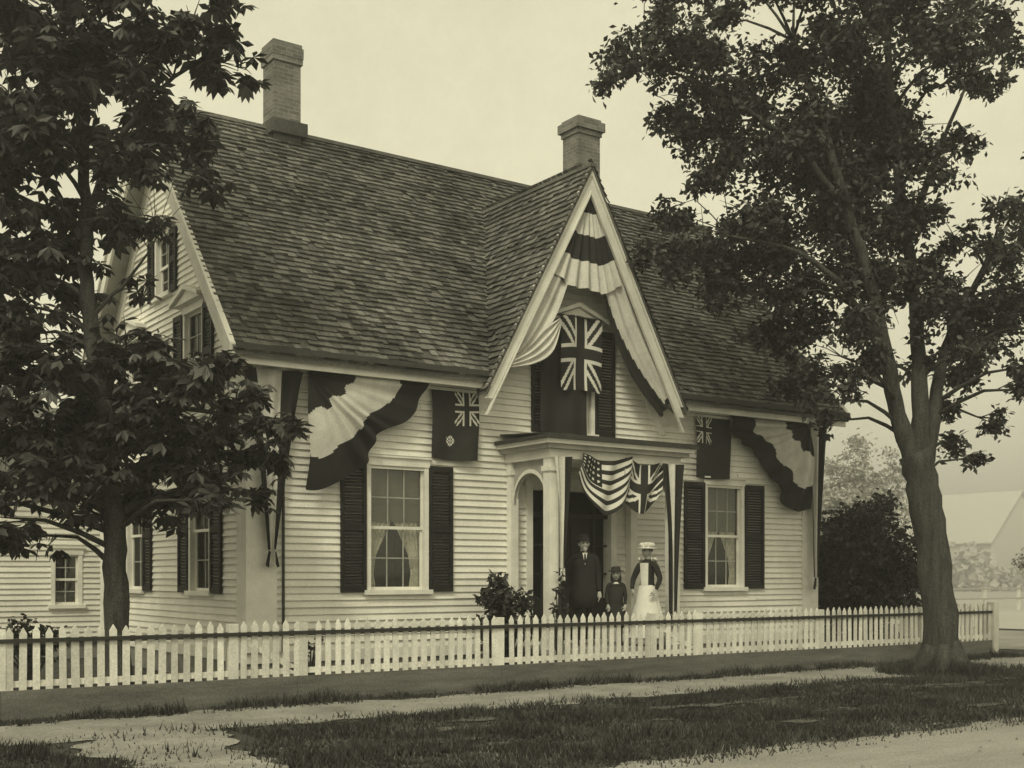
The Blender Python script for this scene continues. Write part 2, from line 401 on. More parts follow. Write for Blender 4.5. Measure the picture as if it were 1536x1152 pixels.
cloth('flag_fly_cloth',lambda s,t:(11.62+1.0*s+.01*math.sin(t*6),15.86-.03*math.sin(s*11+t),5.7-1.75*t),lambda s,t:2,30,16,fm,gf)
b=MB(); b.tube([(11.6,15.8,5.9),(12.95,15.8,5.9)],[.015,.015],gutter); b.done('hanging_cord',gf)
def fan(name,cx,cz,rx,rz,sgn,y,seed):
    par=empty(name); rs=random.Random(seed); ph=[rs.uniform(0,6) for _ in range(6)]
    def pos(s,t):
        th=s*math.pi/2
        sag=.05*math.sin(th*5+ph[0])+.03*math.sin(th*11+ph[1])
        r=t*(1-.13*math.sin(th*2)**2+sag*t); r=max(r,.03)
        pl=(.04+.035*math.sin(s*9+ph[2]))*t*math.sin(s*46+2.2*math.sin(s*7+ph[3])+t*1.2)
        return (cx+sgn*(rx*r*math.cos(th)+.02*math.sin(t*9+s*14)),y-.05-pl-.10*math.sin(math.pi*t),cz-rz*r*math.sin(th)-.05*t*math.cos(th)*math.sin(t*4))
    def pat(s,t):
        return 1 if (t<.36+.03*math.sin(s*20) or t>.73+.02*math.sin(s*16)) else 0
    cloth('pleated_cloth',pos,pat,220,60,[clothL,clothD],par)
    return par
fan('fan_bunting',7.42,4.54,1.95,1.66,1,15.83,3); fan('fan_bunting',18.05,4.52,2.05,1.66,-1,15.83,8)
gb=empty('gable_bunting')
def pos(s,t):
    x=(s-.5)*1.96*t; z=8.02-1.42*t-.33*t*math.sin(s*math.pi)*(.55+.45*t)+.03*t*math.sin(s*17)
    return (XC+.03+x,15.56-.04*t*math.sin(s*62+math.sin(s*8)*2)-.08*t*math.sin(s*math.pi),z)
cloth('pleated_fan',pos,lambda s,t: 1 if (t<.27 or .49<t<.76) else 0,140,40,[clothL,clothD],gb)
def strip(name,A,B,par,pat,nu=30,nv=20,amp=.03,k=20,y=15.58,mats=None):
    def ev(P,t):
        n=len(P)-1; i=min(int(t*n),n-1); f=t*n-i
        g=lambda j:Vector((P[max(0,min(n,j))][0],P[max(0,min(n,j))][1]))
        p0,p1,p2,p3=g(i-1),g(i),g(i+1),g(i+2)
        return .5*((2*p1)+(p2-p0)*f+(2*p0-5*p1+4*p2-p3)*f*f+(3*p1-p0-3*p2+p3)*f**3)
    def pos(s,t):
        a=ev(A,t);b=ev(B,t);p=a.lerp(b,s); return (p.x,y-amp*math.sin(s*k+t*2)-.02,p.y)
    return cloth(name,pos,pat,nu,nv,mats or [clothL,clothD],par)
strip('left_drape',[(11.42,6.6),(11.05,5.9),(10.75,5.3),(10.5,4.9)],[(11.95,6.35),(11.68,5.75),(11.25,5.2),(10.62,4.8)],gb,lambda s,t:0)
strip('left_swag',[(11.75,5.75),(11.45,5.55),(11.1,5.2),(10.55,4.85)],[(11.78,5.70),(11.6,5.2),(11.2,4.95),(10.6,4.83)],gb,lambda s,t:0,y=15.52)
strip('right_drape',[(13.38,6.6),(13.68,5.95),(13.98,5.4),(14.32,4.75)],[(12.66,6.35),(12.9,5.65),(13.35,4.92),(14.0,4.32)],gb,lambda s,t:1 if s>.62+.25*(1-t) or (t>.93 and s>.3) else 0,nu=50,nv=50)
def streamer(name,x,z1,z0,w1,w0,y,sgn=1,bands=(.25,.62)):
    par=empty(name)
    def pos(s,t):
        w=w1+(w0-w1)*t**.8; wob=.05*math.sin(t*4)
        return (x+(s-.5)*w+wob*sgn*(.3),y-.04*math.sin(s*16+t*3)*(1-.4*t),z1+(z0-z1)*t)
    cloth('streamer_cloth',pos,lambda s,t:0 if bands[0]<s<bands[1] else 1,36,40,[clothL,clothD],par)
    def pos2(s,t):
        w=w0+.1*t; return (x+(s-.5)*w,y-.03*math.sin(s*12),z0-.22*t-.03*math.sin(s*9))
    cloth('streamer_tail',pos2,lambda s,t:0 if bands[0]<s<bands[1] else 1,20,6,[clothL,clothD],par)
    return par
streamer('corner_streamer',6.92,4.5,1.95,.95,.12,15.82,bands=(.24,.66))
streamer('corner_streamer',18.3,4.5,1.55,.62,.12,15.82,bands=(.2,.6))
streamer('porch_streamer',11.22,3.42,1.7,.36,.10,14.7,bands=(.0,.6))
streamer('porch_streamer',13.5,3.42,.95,.5,.16,14.7,bands=(.33,.62))
us=empty('american_flag')
def usp(s,t):
    if s<.4 and t<.54:
        return 1 if ((s*26)%2-1)**2+((t*16)%2-1)**2<.2 else 0
    return 2 if int(t*11)%2==0 else 1
cloth('flag_cloth',lambda s,t:(11.62+.98*s-.10*t*(1-s),14.72-.04*math.sin(s*14+t*3),3.5-.1*math.sin(s*3.14)-.86*t*math.sin(math.pi*(.10+.72*s))**.8),usp,60,60,fm,us)
u2=empty('union_flag')
cloth('flag_cloth',lambda s,t:(12.5+.86*s-.10*t,14.74-.04*math.sin(s*11+t*3),3.48-.1*math.sin(s*3.14)-.80*t*math.sin(math.pi*(.80-.62*s))**.8),lambda s,t:jack(s,t,1.7),60,50,fm,u2)

# ------------------------------------------------------------------ fence
fp=M('fence_white_paint',.66,.8,.2,3,island=.16,stretch=(1,1,.6),fine=.14)
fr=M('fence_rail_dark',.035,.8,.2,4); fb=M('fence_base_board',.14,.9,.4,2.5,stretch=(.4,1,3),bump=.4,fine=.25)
fence=empty('picket_fence'); FY=13.9
pk=MB()
def picket(p,d,n,z0,z1,w=.08):
    p=Vector(p);d=Vector(d);n=Vector(n); w+=random.uniform(-.008,.008); z1+=random.uniform(-.016,.012); l=random.uniform(-.010,.010)
    Z=Vector((0,0,1))
    pts=[p-d*w/2+Z*z0,p+d*w/2+Z*z0,p+d*(w/2+l)+Z*(z1-.07),p+d*l+Z*z1,p-d*(w/2-l)+Z*(z1-.07)]
    pk.prism(pts,n*.02,fp)
x=-3.0
posts=[-2.4,.2,2.9,5.57,6.49,9.5,12.35,13.33,16.2,19.0,21.2]
while x<21.15:
    if min(abs(x-q) for q in posts)>.07: picket((x,FY,0),(1,0,0),(0,1,0),.3,1.03)
    x+=.143+random.uniform(-.006,.006)
for q in posts:
    pk.box(q-.06,q+.06,FY-.008,FY+.1,.331,1.0,fp)
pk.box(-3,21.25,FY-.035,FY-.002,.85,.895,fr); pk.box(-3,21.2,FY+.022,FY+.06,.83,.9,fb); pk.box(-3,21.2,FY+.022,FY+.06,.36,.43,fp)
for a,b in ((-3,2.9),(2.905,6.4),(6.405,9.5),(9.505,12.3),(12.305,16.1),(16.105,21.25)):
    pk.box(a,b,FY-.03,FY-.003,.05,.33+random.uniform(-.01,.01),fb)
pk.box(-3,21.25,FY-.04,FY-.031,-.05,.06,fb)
for a,b in ((5.62,6.43),(12.42,13.27)):
    pk.prism([(a,FY+.022,.8),(a,FY+.022,.88),(b,FY+.022,.44),(b,FY+.022,.36)],(0,.03,0),fp)
y=FY+.2
while y<30: picket((21.2,y,0),(0,1,0),(1,0,0),.3,1.03); y+=.148
pk.box(21.225,21.26,FY,30,.83,.9,fb); pk.box(21.222,21.26,FY+.1,30,.04,.33,fb)
pk.box(21.13,21.3,FY-.06,FY+.1,0,1.06,fp)
pk.done('pickets_and_rails',fence)

# ------------------------------------------------------------------ ground
dirt=M('packed_dirt',.25,.95,.32,1.3,bump=.9,bscale=12,fine=.3)
road_m=M('dirt_road_surface',.27,.95,.24,.7,bump=.7,bscale=9,stretch=(.5,1.6,1),fine=.28)
earth=M('dark_turf',.055,1,.5,1.5,bump=1,bscale=20,fine=.4)
worn=M('worn_turf',.10,1,.4,3,bump=.8,bscale=20,fine=.4)
farg=M('hazy_field',.42,1,.12,.05)  # far ground made pale: distance haze painted into its colour
g=MB(); g.poly([(-400,-400,0),(900,-400,0),(900,900,0),(-400,900,0)],earth); g.done('ground')
def ribbon(name,x0,x1,ya,yb,z,mat,amp=.12,step=.15,axis=0):
    m=MB(); n=int((x1-x0)/step); fa=rng.uniform(0,6,6)
    def j(x,k): return amp*(math.sin(x*1.3+fa[k])*.5+math.sin(x*3.7+fa[k+1])*.35+math.sin(x*9.1+fa[k+2])*.3+random.uniform(-.25,.25))
    A=[];B=[]
    for i in range(n+1):
        x=x0+(x1-x0)*i/n; a=(x,ya+j(x,0),z); b=(x,yb+j(x,3),z)
        if axis: a=(a[1],a[0],z); b=(b[1],b[0],z)
        A.append(a);B.append(b)
    vs=A+B; fs=[(i,i+1,n+2+i,n+1+i) for i in range(n)]
    m.add(vs,fs,mat); return m.done(name)
ribbon('pavement',-8,60,11.8,13.5,.008,dirt,amp=.2)
ribbon('road',-30,120,-3,7.75,.004,road_m,amp=.2,step=.2)
ribbon('dirt_path',7.0,12.4,3.1,4.35,.012,dirt,amp=.3,axis=1)
ribbon('dirt_path',9.5,24,10.57,10.65,.020,worn,amp=.2,step=.1)
ribbon('side_road',-5,150,23.2,31,.016,road_m,amp=.2,step=.5,axis=1)
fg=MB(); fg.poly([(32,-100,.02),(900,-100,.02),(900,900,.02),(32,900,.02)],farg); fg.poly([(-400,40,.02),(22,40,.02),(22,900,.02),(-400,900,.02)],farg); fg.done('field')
pt=MB()
for i in range(40):
    x=random.uniform(4.5,20);y=random.uniform(8,11.4);r=random.uniform(.08,.3);n=14;ph=random.uniform(0,6)
    pt.poly([(x+r*1.6*math.cos(t)*(1+.3*math.sin(3*t+ph)),y+r*.7*math.sin(t)*(1+.3*math.sin(2*t+ph)),.006+i*.0003) for t in [2*math.pi*k/n for k in range(n)]],worn)
pt.done('bare_earth')
st=MB()
for i in range(420):
    if random.random()<.6: x=random.uniform(0,22);y=random.uniform(11.7,13.6)
    else: x=random.uniform(3,22);y=random.uniform(5,7.9)
    r=random.uniform(.008,.026); a=random.uniform(0,3)
    top=[(x+r*.5*math.cos(a+k*1.57),y+r*.5*math.sin(a+k*1.57),.012+r*.7) for k in range(4)]
    bot=[(x+r*math.cos(a+k*1.57),y+r*math.sin(a+k*1.57),.004) for k in range(4)]
    st.add(top+bot,[(0,1,2,3),(0,1,5,4),(1,2,6,5),(2,3,7,6),(3,0,4,7)],found)
st.done('gravel')
grassm=M('grass_blades',.05,.9,.5,1.3,island=.6,trans=.15)
dryg=M('dry_grass_blades',.13,.9,.3,2,island=.5)
def inpath(x,y):
    return 3.05+.3*np.sin(y*2.1)<x and x<4.4+.3*np.sin(y*1.7+1)
def pn(x,y): return math.sin(x*1.7+y*2.3)+math.sin(x*.9-y*3.1+1)+math.sin(x*4.1+y*1.3+2)*.7+math.sin(x*7.3-y*5)*.5+math.sin(x*11+y*13)*.5
def grass(name,N,x0,x1,y0,y1,h,test,mat=None):
    P=rng.uniform((x0,y0),(x1,y1),(N,2))
    keep=np.array([test(p[0],p[1]) for p in P]); P=P[keep]; n=len(P)
    q=np.array([pn(p[0]*1.5,p[1]*1.5) for p in P])
    a=rng.uniform(0,math.pi,n); w=rng.uniform(.006,.014,n); H=h*rng.uniform(.4,1.4,n)*np.clip(.9+.35*q,.35,2.0); lx=rng.normal(0,.4,n)*H; ly=rng.normal(0,.4,n)*H
    V=np.zeros((n,3,3)); V[:,0,0]=P[:,0]-np.cos(a)*w; V[:,0,1]=P[:,1]-np.sin(a)*w; V[:,1,0]=P[:,0]+np.cos(a)*w; V[:,1,1]=P[:,1]+np.sin(a)*w
    V[:,2,0]=P[:,0]+lx; V[:,2,1]=P[:,1]+ly; V[:,2,2]=H
    me=bpy.data.meshes.new(name); me.from_pydata(V.reshape(-1,3).tolist(),[],np.arange(n*3).reshape(-1,3).tolist()); me.materials.append(mat or grassm)
    o=bpy.data.objects.new(name,me); S.collection.objects.link(o); return o
def tverge(x,y):
    if inpath(x,y): return random.random()<.07
    if y<7.7 or y>11.85: return random.random()<.10
    d=min(y-7.6,12.0-y)
    q=pn(x,y)
    p=1 if q>-.9 else .35
    if x>9.5 and 10.45<y<10.75: p*=.35
    return random.random()<p*min(1,.3+d*1.6)
grass('grass_verge',165000,-1,21,7.3,12.2,.06,tverge)
grass('grass_verge_dry',26000,-1,21,7.5,12.0,.04,lambda x,y:(not inpath(x,y)) and pn(x,y)<.4,dryg)
grass('grass_edging',22000,-1,22,13.25,13.9,.09,lambda x,y:random.random()<(y-13.2)*1.8 and pn(x*2,y)>-.9)

# ------------------------------------------------------------------ foliage
bark=M('tree_bark',.055,.95,.5,3,bump=1,bscale=14,stretch=(4,4,.5),fine=.5)
leafA=M('chestnut_leaves',.05,.42,.35,1.2,island=.8,trans=.22,spec=.5)
leafB=M('elm_leaves',.045,.5,.35,1.0,island=.8,trans=.22,spec=.4)
leafC=M('shrub_leaves',.04,.6,.3,2,island=.7,trans=.2,spec=.3)
leafF=M('hazy_leaves',.5,.9,.08,1,island=.1)  # treeline leaf colour lightened to imitate haze
def leafmesh(name,C,D,Nn,L,W,mat,parent):
    n=len(C); T=np.cross(D,Nn); T/=np.linalg.norm(T,axis=1)[:,None]+1e-9
    V=np.zeros((n,4,3)); L=L[:,None];W=W[:,None]
    V[:,0]=C; V[:,1]=C+D*L*.55+T*W*.5+Nn*W*.15; V[:,2]=C+D*L; V[:,3]=C+D*L*.55-T*W*.5+Nn*W*.15
    idx=np.arange(n)[:,None]*4; F=np.concatenate([idx+[[0,1,2]],idx+[[0,2,3]]],0)
    me=bpy.data.meshes.new(name); me.from_pydata(V.reshape(-1,3).tolist(),[],F.tolist()); me.materials.append(mat)
    o=bpy.data.objects.new(name,me); S.collection.objects.link(o)
    if parent:o.parent=parent
    return o
def unit(v): return v/(np.linalg.norm(v,axis=1)[:,None]+1e-9)
def clump_pts(c,r,n,subs=7):
    sc=unit(rng.normal(size=(subs,3)))*r*rng.uniform(.2,1.1,(subs,1)); sc[:,2]*=.85
    k=rng.integers(0,subs,n); w=rng.uniform(.5,1.3,subs)[k]
    return np.array(c)+sc[k]+rng.normal(size=(n,3))*(r*.28*w)[:,None]*[1,1,.7]
def simple_leaves(name,clumps,per,Ls,mat,parent,wr=.55):
    Cs=[]
    for c,r in clumps: Cs.append(clump_pts(c,r,max(12,int(per*(r/.5)**2))))
    C=np.concatenate(Cs); n=len(C); D=unit(rng.normal(size=(n,3))*[1,1,.7]+[0,0,-.45]); Nn=unit(rng.normal(size=(n,3))*.75+[0,0,.7])
    L=Ls*rng.uniform(.6,1.3,n); return leafmesh(name,C,D,Nn,L,L*wr,mat,parent)
def palmate(name,clumps,per,Ls,mat,parent):
    Cs=[]
    for c,r in clumps: Cs.append(clump_pts(c,r,max(5,int(per*(r/.5)**2))))
    C=np.concatenate(Cs); n=len(C)
    up=unit(rng.normal(size=(n,3))*.45+[0,0,1]); e1=unit(np.cross(up,rng.normal(size=(n,3)))); e2=np.cross(up,e1)
    CC=[];DD=[];NN=[];LL=[]
    size=Ls*rng.uniform(.7,1.25,n); droop=rng.uniform(.2,1.0,n)
    for k in range(6):
        a=(k-2.5)*.87+rng.normal(0,.08,n)
        d=e1*np.cos(a)[:,None]+e2*np.sin(a)[:,None]
        dd=unit(d-np.array([0,0,1.])*droop[:,None]); CC.append(C);DD.append(dd);NN.append(unit(up+d*.4)); LL.append(size*(1-.08*abs(k-2.5)))
    L=np.concatenate(LL)
    return leafmesh(name,np.concatenate(CC),np.concatenate(DD),np.concatenate(NN),L,L*.42,mat,parent)
def world(base,a,b,z): return (base[0]+a*CR[0]+b*CF[0],base[1]+a*CR[1]+b*CF[1],z)
def build_tree(name,base,limbs,table,ref,sc,bspread,kind,per,Ls,mat,twig=.03):
    par=empty(name); mb=MB(); pts=[]
    for poly,r0,r1 in limbs:
        P=[];n=len(poly)
        fine=[]
        for i in range(n-1):
            for k in range(4):
                f=k/4; fine.append([poly[i][q]*(1-f)+poly[i+1][q]*f for q in range(3)])
        fine.append(list(poly[-1]))
        for _ in range(2):
            fine=[fine[0]]+[[(fine[i-1][q]+2*fine[i][q]+fine[i+1][q])/4 for q in range(3)] for i in range(1,len(fine)-1)]+[fine[-1]]
        W=[Vector(world(base,a,b,z)) for a,b,z in fine]; m=len(W)
        W=[w+Vector((random.uniform(-.025,.025),random.uniform(-.025,.025),0)) for w in W]
        rad=[(r0+(r1-r0)*(i/(m-1))**.8)*random.uniform(.95,1.06) for i in range(m)]
        if limbs[0][0] is poly:
            rad[0]*=1.55; rad[1]*=1.15
        mb.tube(W,rad,bark,n=14); pts+=[(w,r) for w,r in zip(W,rad)][3:]
    cl=[]
    for (u,v,r) in table:
        a=(u-ref)/sc; z=1.6+(862-v)/sc; rr=r/sc; b=random.uniform(-bspread,bspread)
        c=Vector(world(base,a,b,z)); cl.append((tuple(c),rr))
        best=min(pts,key=lambda p:(p[0]-c).length+max(0,(p[0].z-c.z+.3))*1.2)
        p0=best[0]; mid=p0.lerp(c,.5)+Vector((random.uniform(-.15,.15),random.uniform(-.15,.15),.12*(c-p0).length))
        L0=(c-p0).length; r0=min(best[1]*.6,twig+.008*L0)
        mb.tube([p0,p0.lerp(mid,.5)+Vector((0,0,.03)),mid,mid.lerp(c,.5),c],[r0,r0*.8,r0*.6,r0*.4,.006],bark,n=6)
        for k in range(4):
            q=c+Vector(rng.normal(size=3))*rr*.55; s_=mid.lerp(c,random.uniform(.2,.9))
            mb.tube([s_,s_.lerp(q,.5)+Vector((0,0,.04)),q],[.012,.008,.003],bark,n=4)
    mb.done('trunk_and_limbs',par,smooth=True)
    (palmate if kind=='p' else simple_leaves)('foliage',cl,per,Ls,mat,par)
    return par
tabL=[(60,560,70),(130,540,70),(200,530,60),(260,560,60),(320,585,55),(375,605,46),(425,640,30),(80,650,75),(160,640,80),(240,650,75),(310,680,60),(365,690,48),(120,730,60),(220,735,58),(300,740,48),(350,755,32),(395,735,32),(40,740,60),(20,800,40),(10,660,60),(270,620,70),(180,700,70),(330,640,55),(60,700,60),(150,590,70),
(345,560,40),(300,545,42),(235,520,40),(215,290,40),(255,275,32),(185,330,36),(190,420,26),(400,680,36),(455,650,18),(200,220,46),(160,300,46),(60,620,70),(120,660,70),(260,690,60),
(330,120,40),(290,110,42),(240,110,46),(110,250,60),(60,180,70),(20,260,60),(30,460,60),(70,390,56),(20,360,60),(100,560,60),(40,780,50),(120,760,44),(180,760,36),(360,30,26),(170,0,55),(110,100,60),(280,200,36),(20,120,60),
(30,60,70),(100,50,70),(170,50,55),(230,70,50),(290,60,42),(345,65,36),(375,110,28),(340,35,28),(60,140,70),(130,150,60),(200,150,55),(250,170,42),(270,220,34),(310,245,36),(330,285,24),(60,230,70),(140,230,55),(200,270,36),(235,330,26),(40,320,60),(105,320,50),(30,410,60),(85,430,46),(40,500,60),(100,490,44),(205,340,22),(150,400,24),(60,370,60),(180,200,50),(170,100,55),(10,0,60),(100,-40,80),(200,-30,50),(320,200,24),(-60,50,80),(-60,180,80),(-60,300,80),(-60,420,80),(-60,540,80),(-60,660,70),(-60,770,60),(150,-100,80),(30,-110,80),(-60,-80,80)]
sL=lambda u,v,b=0:((u-175)/117,b,1.6+(862-v)/117)
limL=[([(0.05,0,0),sL(178,900),sL(176,800),sL(170,700),sL(160,600)],.17,.12),
 ([sL(160,600),sL(140,500),sL(132,400),sL(125,300,.2),sL(120,180,.2),sL(110,40),sL(100,-80)],.12,.04),
 ([sL(165,660),sL(220,620,-.3),sL(300,620,-.5),sL(400,640,-.6)],.07,.02),
 ([sL(165,680),sL(100,640,.3),sL(20,620,.4),sL(-60,600)],.07,.02),
 ([sL(128,330,.2),sL(180,230,-.2),sL(250,150,-.3),sL(350,80,-.3)],.06,.015),
 ([sL(138,480),sL(190,430,0),sL(240,360,.0)],.035,.01),
 ([sL(130,360),sL(60,250,.3),sL(-20,150,.3)],.06,.02)]
build_tree('horse_chestnut_tree',(4.6,15.5),limL,tabL,175,117,.85,'p',50,.225,leafA)
tabR=[(960,30,38),(1010,20,44),(1070,20,50),(1130,20,50),(1200,10,55),(1280,10,55),(1350,20,55),(1420,10,50),(1490,10,42),
(910,118,20),(945,100,30),(990,90,42),(1045,90,50),(1110,95,50),(1180,90,55),(1250,90,60),(1330,90,60),(1410,90,50),(1470,70,34),
(1010,155,38),(1070,160,48),(1130,170,52),(1200,170,60),(1280,170,60),(1360,170,60),(1425,150,38),
(1035,220,36),(1080,230,46),(1140,240,52),(1210,250,58),(1290,250,60),(1370,250,55),(1420,230,32),
(1010,280,24),(1060,290,42),(1120,310,50),(1190,320,58),(1270,330,60),(1350,330,56),(1405,320,32),
(970,360,24),(1020,370,35),(1080,370,46),(1150,380,52),(1230,400,56),(1310,410,52),(1390,400,40),(1000,430,24),(1060,420,32),
(1160,450,46),(1220,470,50),(1290,480,46),(1370,480,40),(1180,520,34),(1230,550,40),(1290,545,36),(1170,570,18),(1215,605,30),(1262,620,24),(1440,460,40),(1490,400,46),(1530,350,40),(1500,480,44),(1460,540,38),(1520,560,38),(1430,610,26),(1470,655,28),(1450,690,18),(1530,620,28),(1500,310,28),(1525,270,26),(1540,440,55),(1570,500,60),(1570,350,60),(1600,420,60),(1450,350,34),(1510,100,24),(1530,40,40),
(1430,545,32),(1100,-60,60),(1200,-70,70),(1320,-70,70),(1430,-60,60),(1000,-50,50),(1530,-50,50),
(1240,60,60),(1320,130,60),(1220,210,60),(1300,290,60),(1240,330,55),(1330,220,55),(1270,440,50),(1260,250,60),(1320,370,55),(1350,100,55),(1250,510,44),(1330,440,48),
(1040,400,36),(1110,350,44),(1100,420,36),(1190,430,46),(1160,500,34),(1210,560,36),(1250,590,34),(1390,130,50),(1400,290,40),(1440,420,36),(1480,440,44),(1480,500,40),(1390,540,30),(1340,530,34),(1100,200,46),(1040,120,42),(1500,600,30),(1160,270,50),(940,65,34),(975,130,34),(1025,330,30)]
sR=lambda u,v,b=0:((u-1412)/92.3,b,1.6+(862-v)/92.3)
limR=[([(0,0,-.05),sR(1412,985),sR(1408,900),sR(1398,800),sR(1385,730),sR(1372,680)],.29,.25),
 ([sR(1378,705),sR(1350,640),sR(1330,570,-.2),sR(1300,450,-.4),sR(1260,330,-.5),sR(1220,200,-.5),sR(1190,60)],.17,.05),
 ([sR(1380,700),sR(1382,600),sR(1380,480,.2),sR(1370,350,.3),sR(1350,200,.3),sR(1330,30)],.17,.05),
 ([sR(1390,690),sR(1412,600,.3),sR(1430,520,.5),sR(1470,440,.6),sR(1530,330,.7)],.15,.04),
 ([sR(1325,550,-.2),sR(1250,450,-.8),sR(1180,400,-1),sR(1080,380,-1)],.07,.02),
 ([sR(1260,330,-.5),sR(1180,240,-.7),sR(1080,170,-.7),sR(960,110,-.5)],.07,.02),
 ([sR(1370,350,.3),sR(1420,230,.6),sR(1470,100,.5)],.08,.02),
 ([sR(1335,600,-.2),sR(1290,560,-.6),sR(1240,550,-.9)],.04,.015)]
tR=build_tree('elm_tree',(16.88,12.0),limR,tabR,1412,92.3,1.3,'s',660,.125,leafB)
rm=MB()
for k in range(7):
    a=k*.9+.2; c=(16.88,12.0); d=(math.cos(a),math.sin(a))
    rm.tube([(c[0]+d[0]*.12,c[1]+d[1]*.12,.5),(c[0]+d[0]*.34,c[1]+d[1]*.34,.14),(c[0]+d[0]*.62,c[1]+d[1]*.62,-.03)],[.17,.13,.05],bark,n=8)
rm.done('root_flare',tR,smooth=True)
grass('grass_tuft',14000,15.7,18.1,11.1,12.9,.12,lambda x,y:random.random()<1.2-((x-16.9)**2+(y-12.0)**2))
def shrub(name,x,y,z0,rx,rz,n,per,Ls,mat):
    par=empty(name); cl=[]; mb=MB()
    for i in range(n):
        d=rng.normal(size=3); d/=np.linalg.norm(d); k=rng.uniform(.35,.95)
        c=(x+d[0]*rx*k,y+d[1]*rx*k*.9,z0+rz+d[2]*rz*k*.95); cl.append((c,rx*.33))
        mb.tube([(x+random.uniform(-.1,.1),y,0),(x*.6+c[0]*.4,y*.6+c[1]*.4,c[2]*.5),c],[.03,.02,.006],bark,n=5)
    mb.done('stems',par); simple_leaves('foliage',cl,per,Ls,mat,par); return par
shrub('round_shrub',20.6,16.6,.15,1.35,1.62,64,420,.13,leafC)
shrub('garden_shrub',10.5,15.15,.25,.48,.78,28,850,.12,leafC)
shrub('climbing_rose',11.05,14.6,.4,.16,.65,14,600,.08,leafC)
shrub('garden_shrub',4.1,17.6,.1,.5,.45,12,500,.10,leafC)
shrub('garden_shrub',2.6,16.2,.1,.4,.42,12,500,.10,leafC)
shrub('garden_shrub',7.3,15.4,.2,.25,.35,8,500,.08,leafC)
# distant things
barn=empty('distant_barn'); hb=MB(); pm=M('haze_pale_wall',.78,.9,.04,1); pr=M('haze_pale_grey',.66,.9,.05,1)  # both tones paled toward the sky, haze put into the base colour
bx0,bx1,by0,by1=108,118,71,86
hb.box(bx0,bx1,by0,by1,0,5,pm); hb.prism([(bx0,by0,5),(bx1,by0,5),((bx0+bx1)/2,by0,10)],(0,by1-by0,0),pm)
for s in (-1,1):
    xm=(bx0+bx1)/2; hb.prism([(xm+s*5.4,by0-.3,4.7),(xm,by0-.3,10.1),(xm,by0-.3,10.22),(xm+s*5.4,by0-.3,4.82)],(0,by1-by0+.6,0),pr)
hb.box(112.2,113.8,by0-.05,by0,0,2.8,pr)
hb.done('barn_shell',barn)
def ftree(name,x,y,h,r,mat,n=26,Lf=.28,per=100):
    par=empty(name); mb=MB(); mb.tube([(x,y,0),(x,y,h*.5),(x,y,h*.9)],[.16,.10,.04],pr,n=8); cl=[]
    for i in range(n):
        d=rng.normal(size=3);d/=np.linalg.norm(d);k=rng.uniform(.3,.9); c=(x+d[0]*r*k,y+d[1]*r*k,h*.62+d[2]*h*.36*k); cl.append((c,r*.3)); mb.tube([(x,y,h*.35),c],[.05,.01],pr,n=4)
    mb.done('trunk',par); simple_leaves('foliage',cl,per,Lf,mat,par)
ftree('distant_tree',41,32.8,7.6,2.4,M('misty_leaves',.36,.9,.15,1,island=.2),n=34,Lf=.2,per=150)  # leaf colour paled to paint in haze with distance
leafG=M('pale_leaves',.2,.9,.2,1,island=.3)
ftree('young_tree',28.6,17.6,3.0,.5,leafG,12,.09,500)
cl=[]
for i in range(260):
    a=random.uniform(-.9,1.75); dd=random.uniform(120,150); cl.append(((dd*math.sin(a)+0,dd*math.cos(a),random.uniform(.5,4.5)),2.6))
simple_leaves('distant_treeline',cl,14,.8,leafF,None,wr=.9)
rf=MB()
for i in range(14): rf.box(24+i*2.6-.06,24+i*2.6+.06,31.5-.06,31.5+.06,0,1.05,pr)
for z in (.5,.95): rf.box(24,60,31.42,31.45,z,z+.07,fascia_g)
rf.done('rail_fence')
# morning mist: thin over the near street, thicker beyond the garden
def mist(name,b,dens):
    mz=MB(); mz.box(*b,dark); o=mz.done(name)
    mm_=bpy.data.materials.new(name+'_air'); mm_.use_nodes=True; nt=mm_.node_tree; nt.nodes.remove(nt.nodes['Principled BSDF'])
    vs_=nt.nodes.new('ShaderNodeVolumeScatter'); vs_.inputs['Color'].default_value=(1,1,1,1); vs_.inputs['Density'].default_value=dens; vs_.inputs['Anisotropy'].default_value=.3
    nt.links.new(vs_.outputs[0],nt.nodes['Material Output'].inputs['Volume']); o.data.materials[0]=mm_
mist('mist',(-60,25.99,-25,29.99,-.5,26),.0026)
mist('mist',(26,200,-25,150,-.5,14),.010)

# ------------------------------------------------------------------ people
skin=M('skin',.36,.6,.05,8,spec=.3); hairD=M('dark_hair',.03,.7,.2,20); suit=M('dark_suit_wool',.022,.9,.2,6); suit2=M('dark_coat_wool',.025,.9,.2,6)
shirt=M('white_linen',.68,.9,.08,6); straw=M('straw_hat',.6,.9,.2,20,fine=.2); bead=M('eye_dark',.02,.4,0,3); lip=M('lips',.2,.6,0,3); beard=M('grey_beard',.35,.9,.2,30)
def skinned(name,V,E,Rr,mat,parent,root=0,sub=2):
    me=bpy.data.meshes.new(name); me.from_pydata(V,E,[]); me.materials.append(mat)
    o=bpy.data.objects.new(name,me); S.collection.objects.link(o); o.parent=parent
    sm=o.modifiers.new('skin','SKIN')
    if not me.skin_vertices: 
        bpy.context.view_layer.objects.active=o; o.select_set(True); bpy.ops.mesh.customdata_skin_add()
    for i,r in enumerate(Rr):
        d=me.skin_vertices[0].data[i]; d.radius=r if isinstance(r,tuple) else (r,r); d.use_root=(i==root)
    sm.use_smooth_shade=True
    ss=o.modifiers.new('sub','SUBSURF'); ss.levels=sub; ss.render_levels=sub
    return o
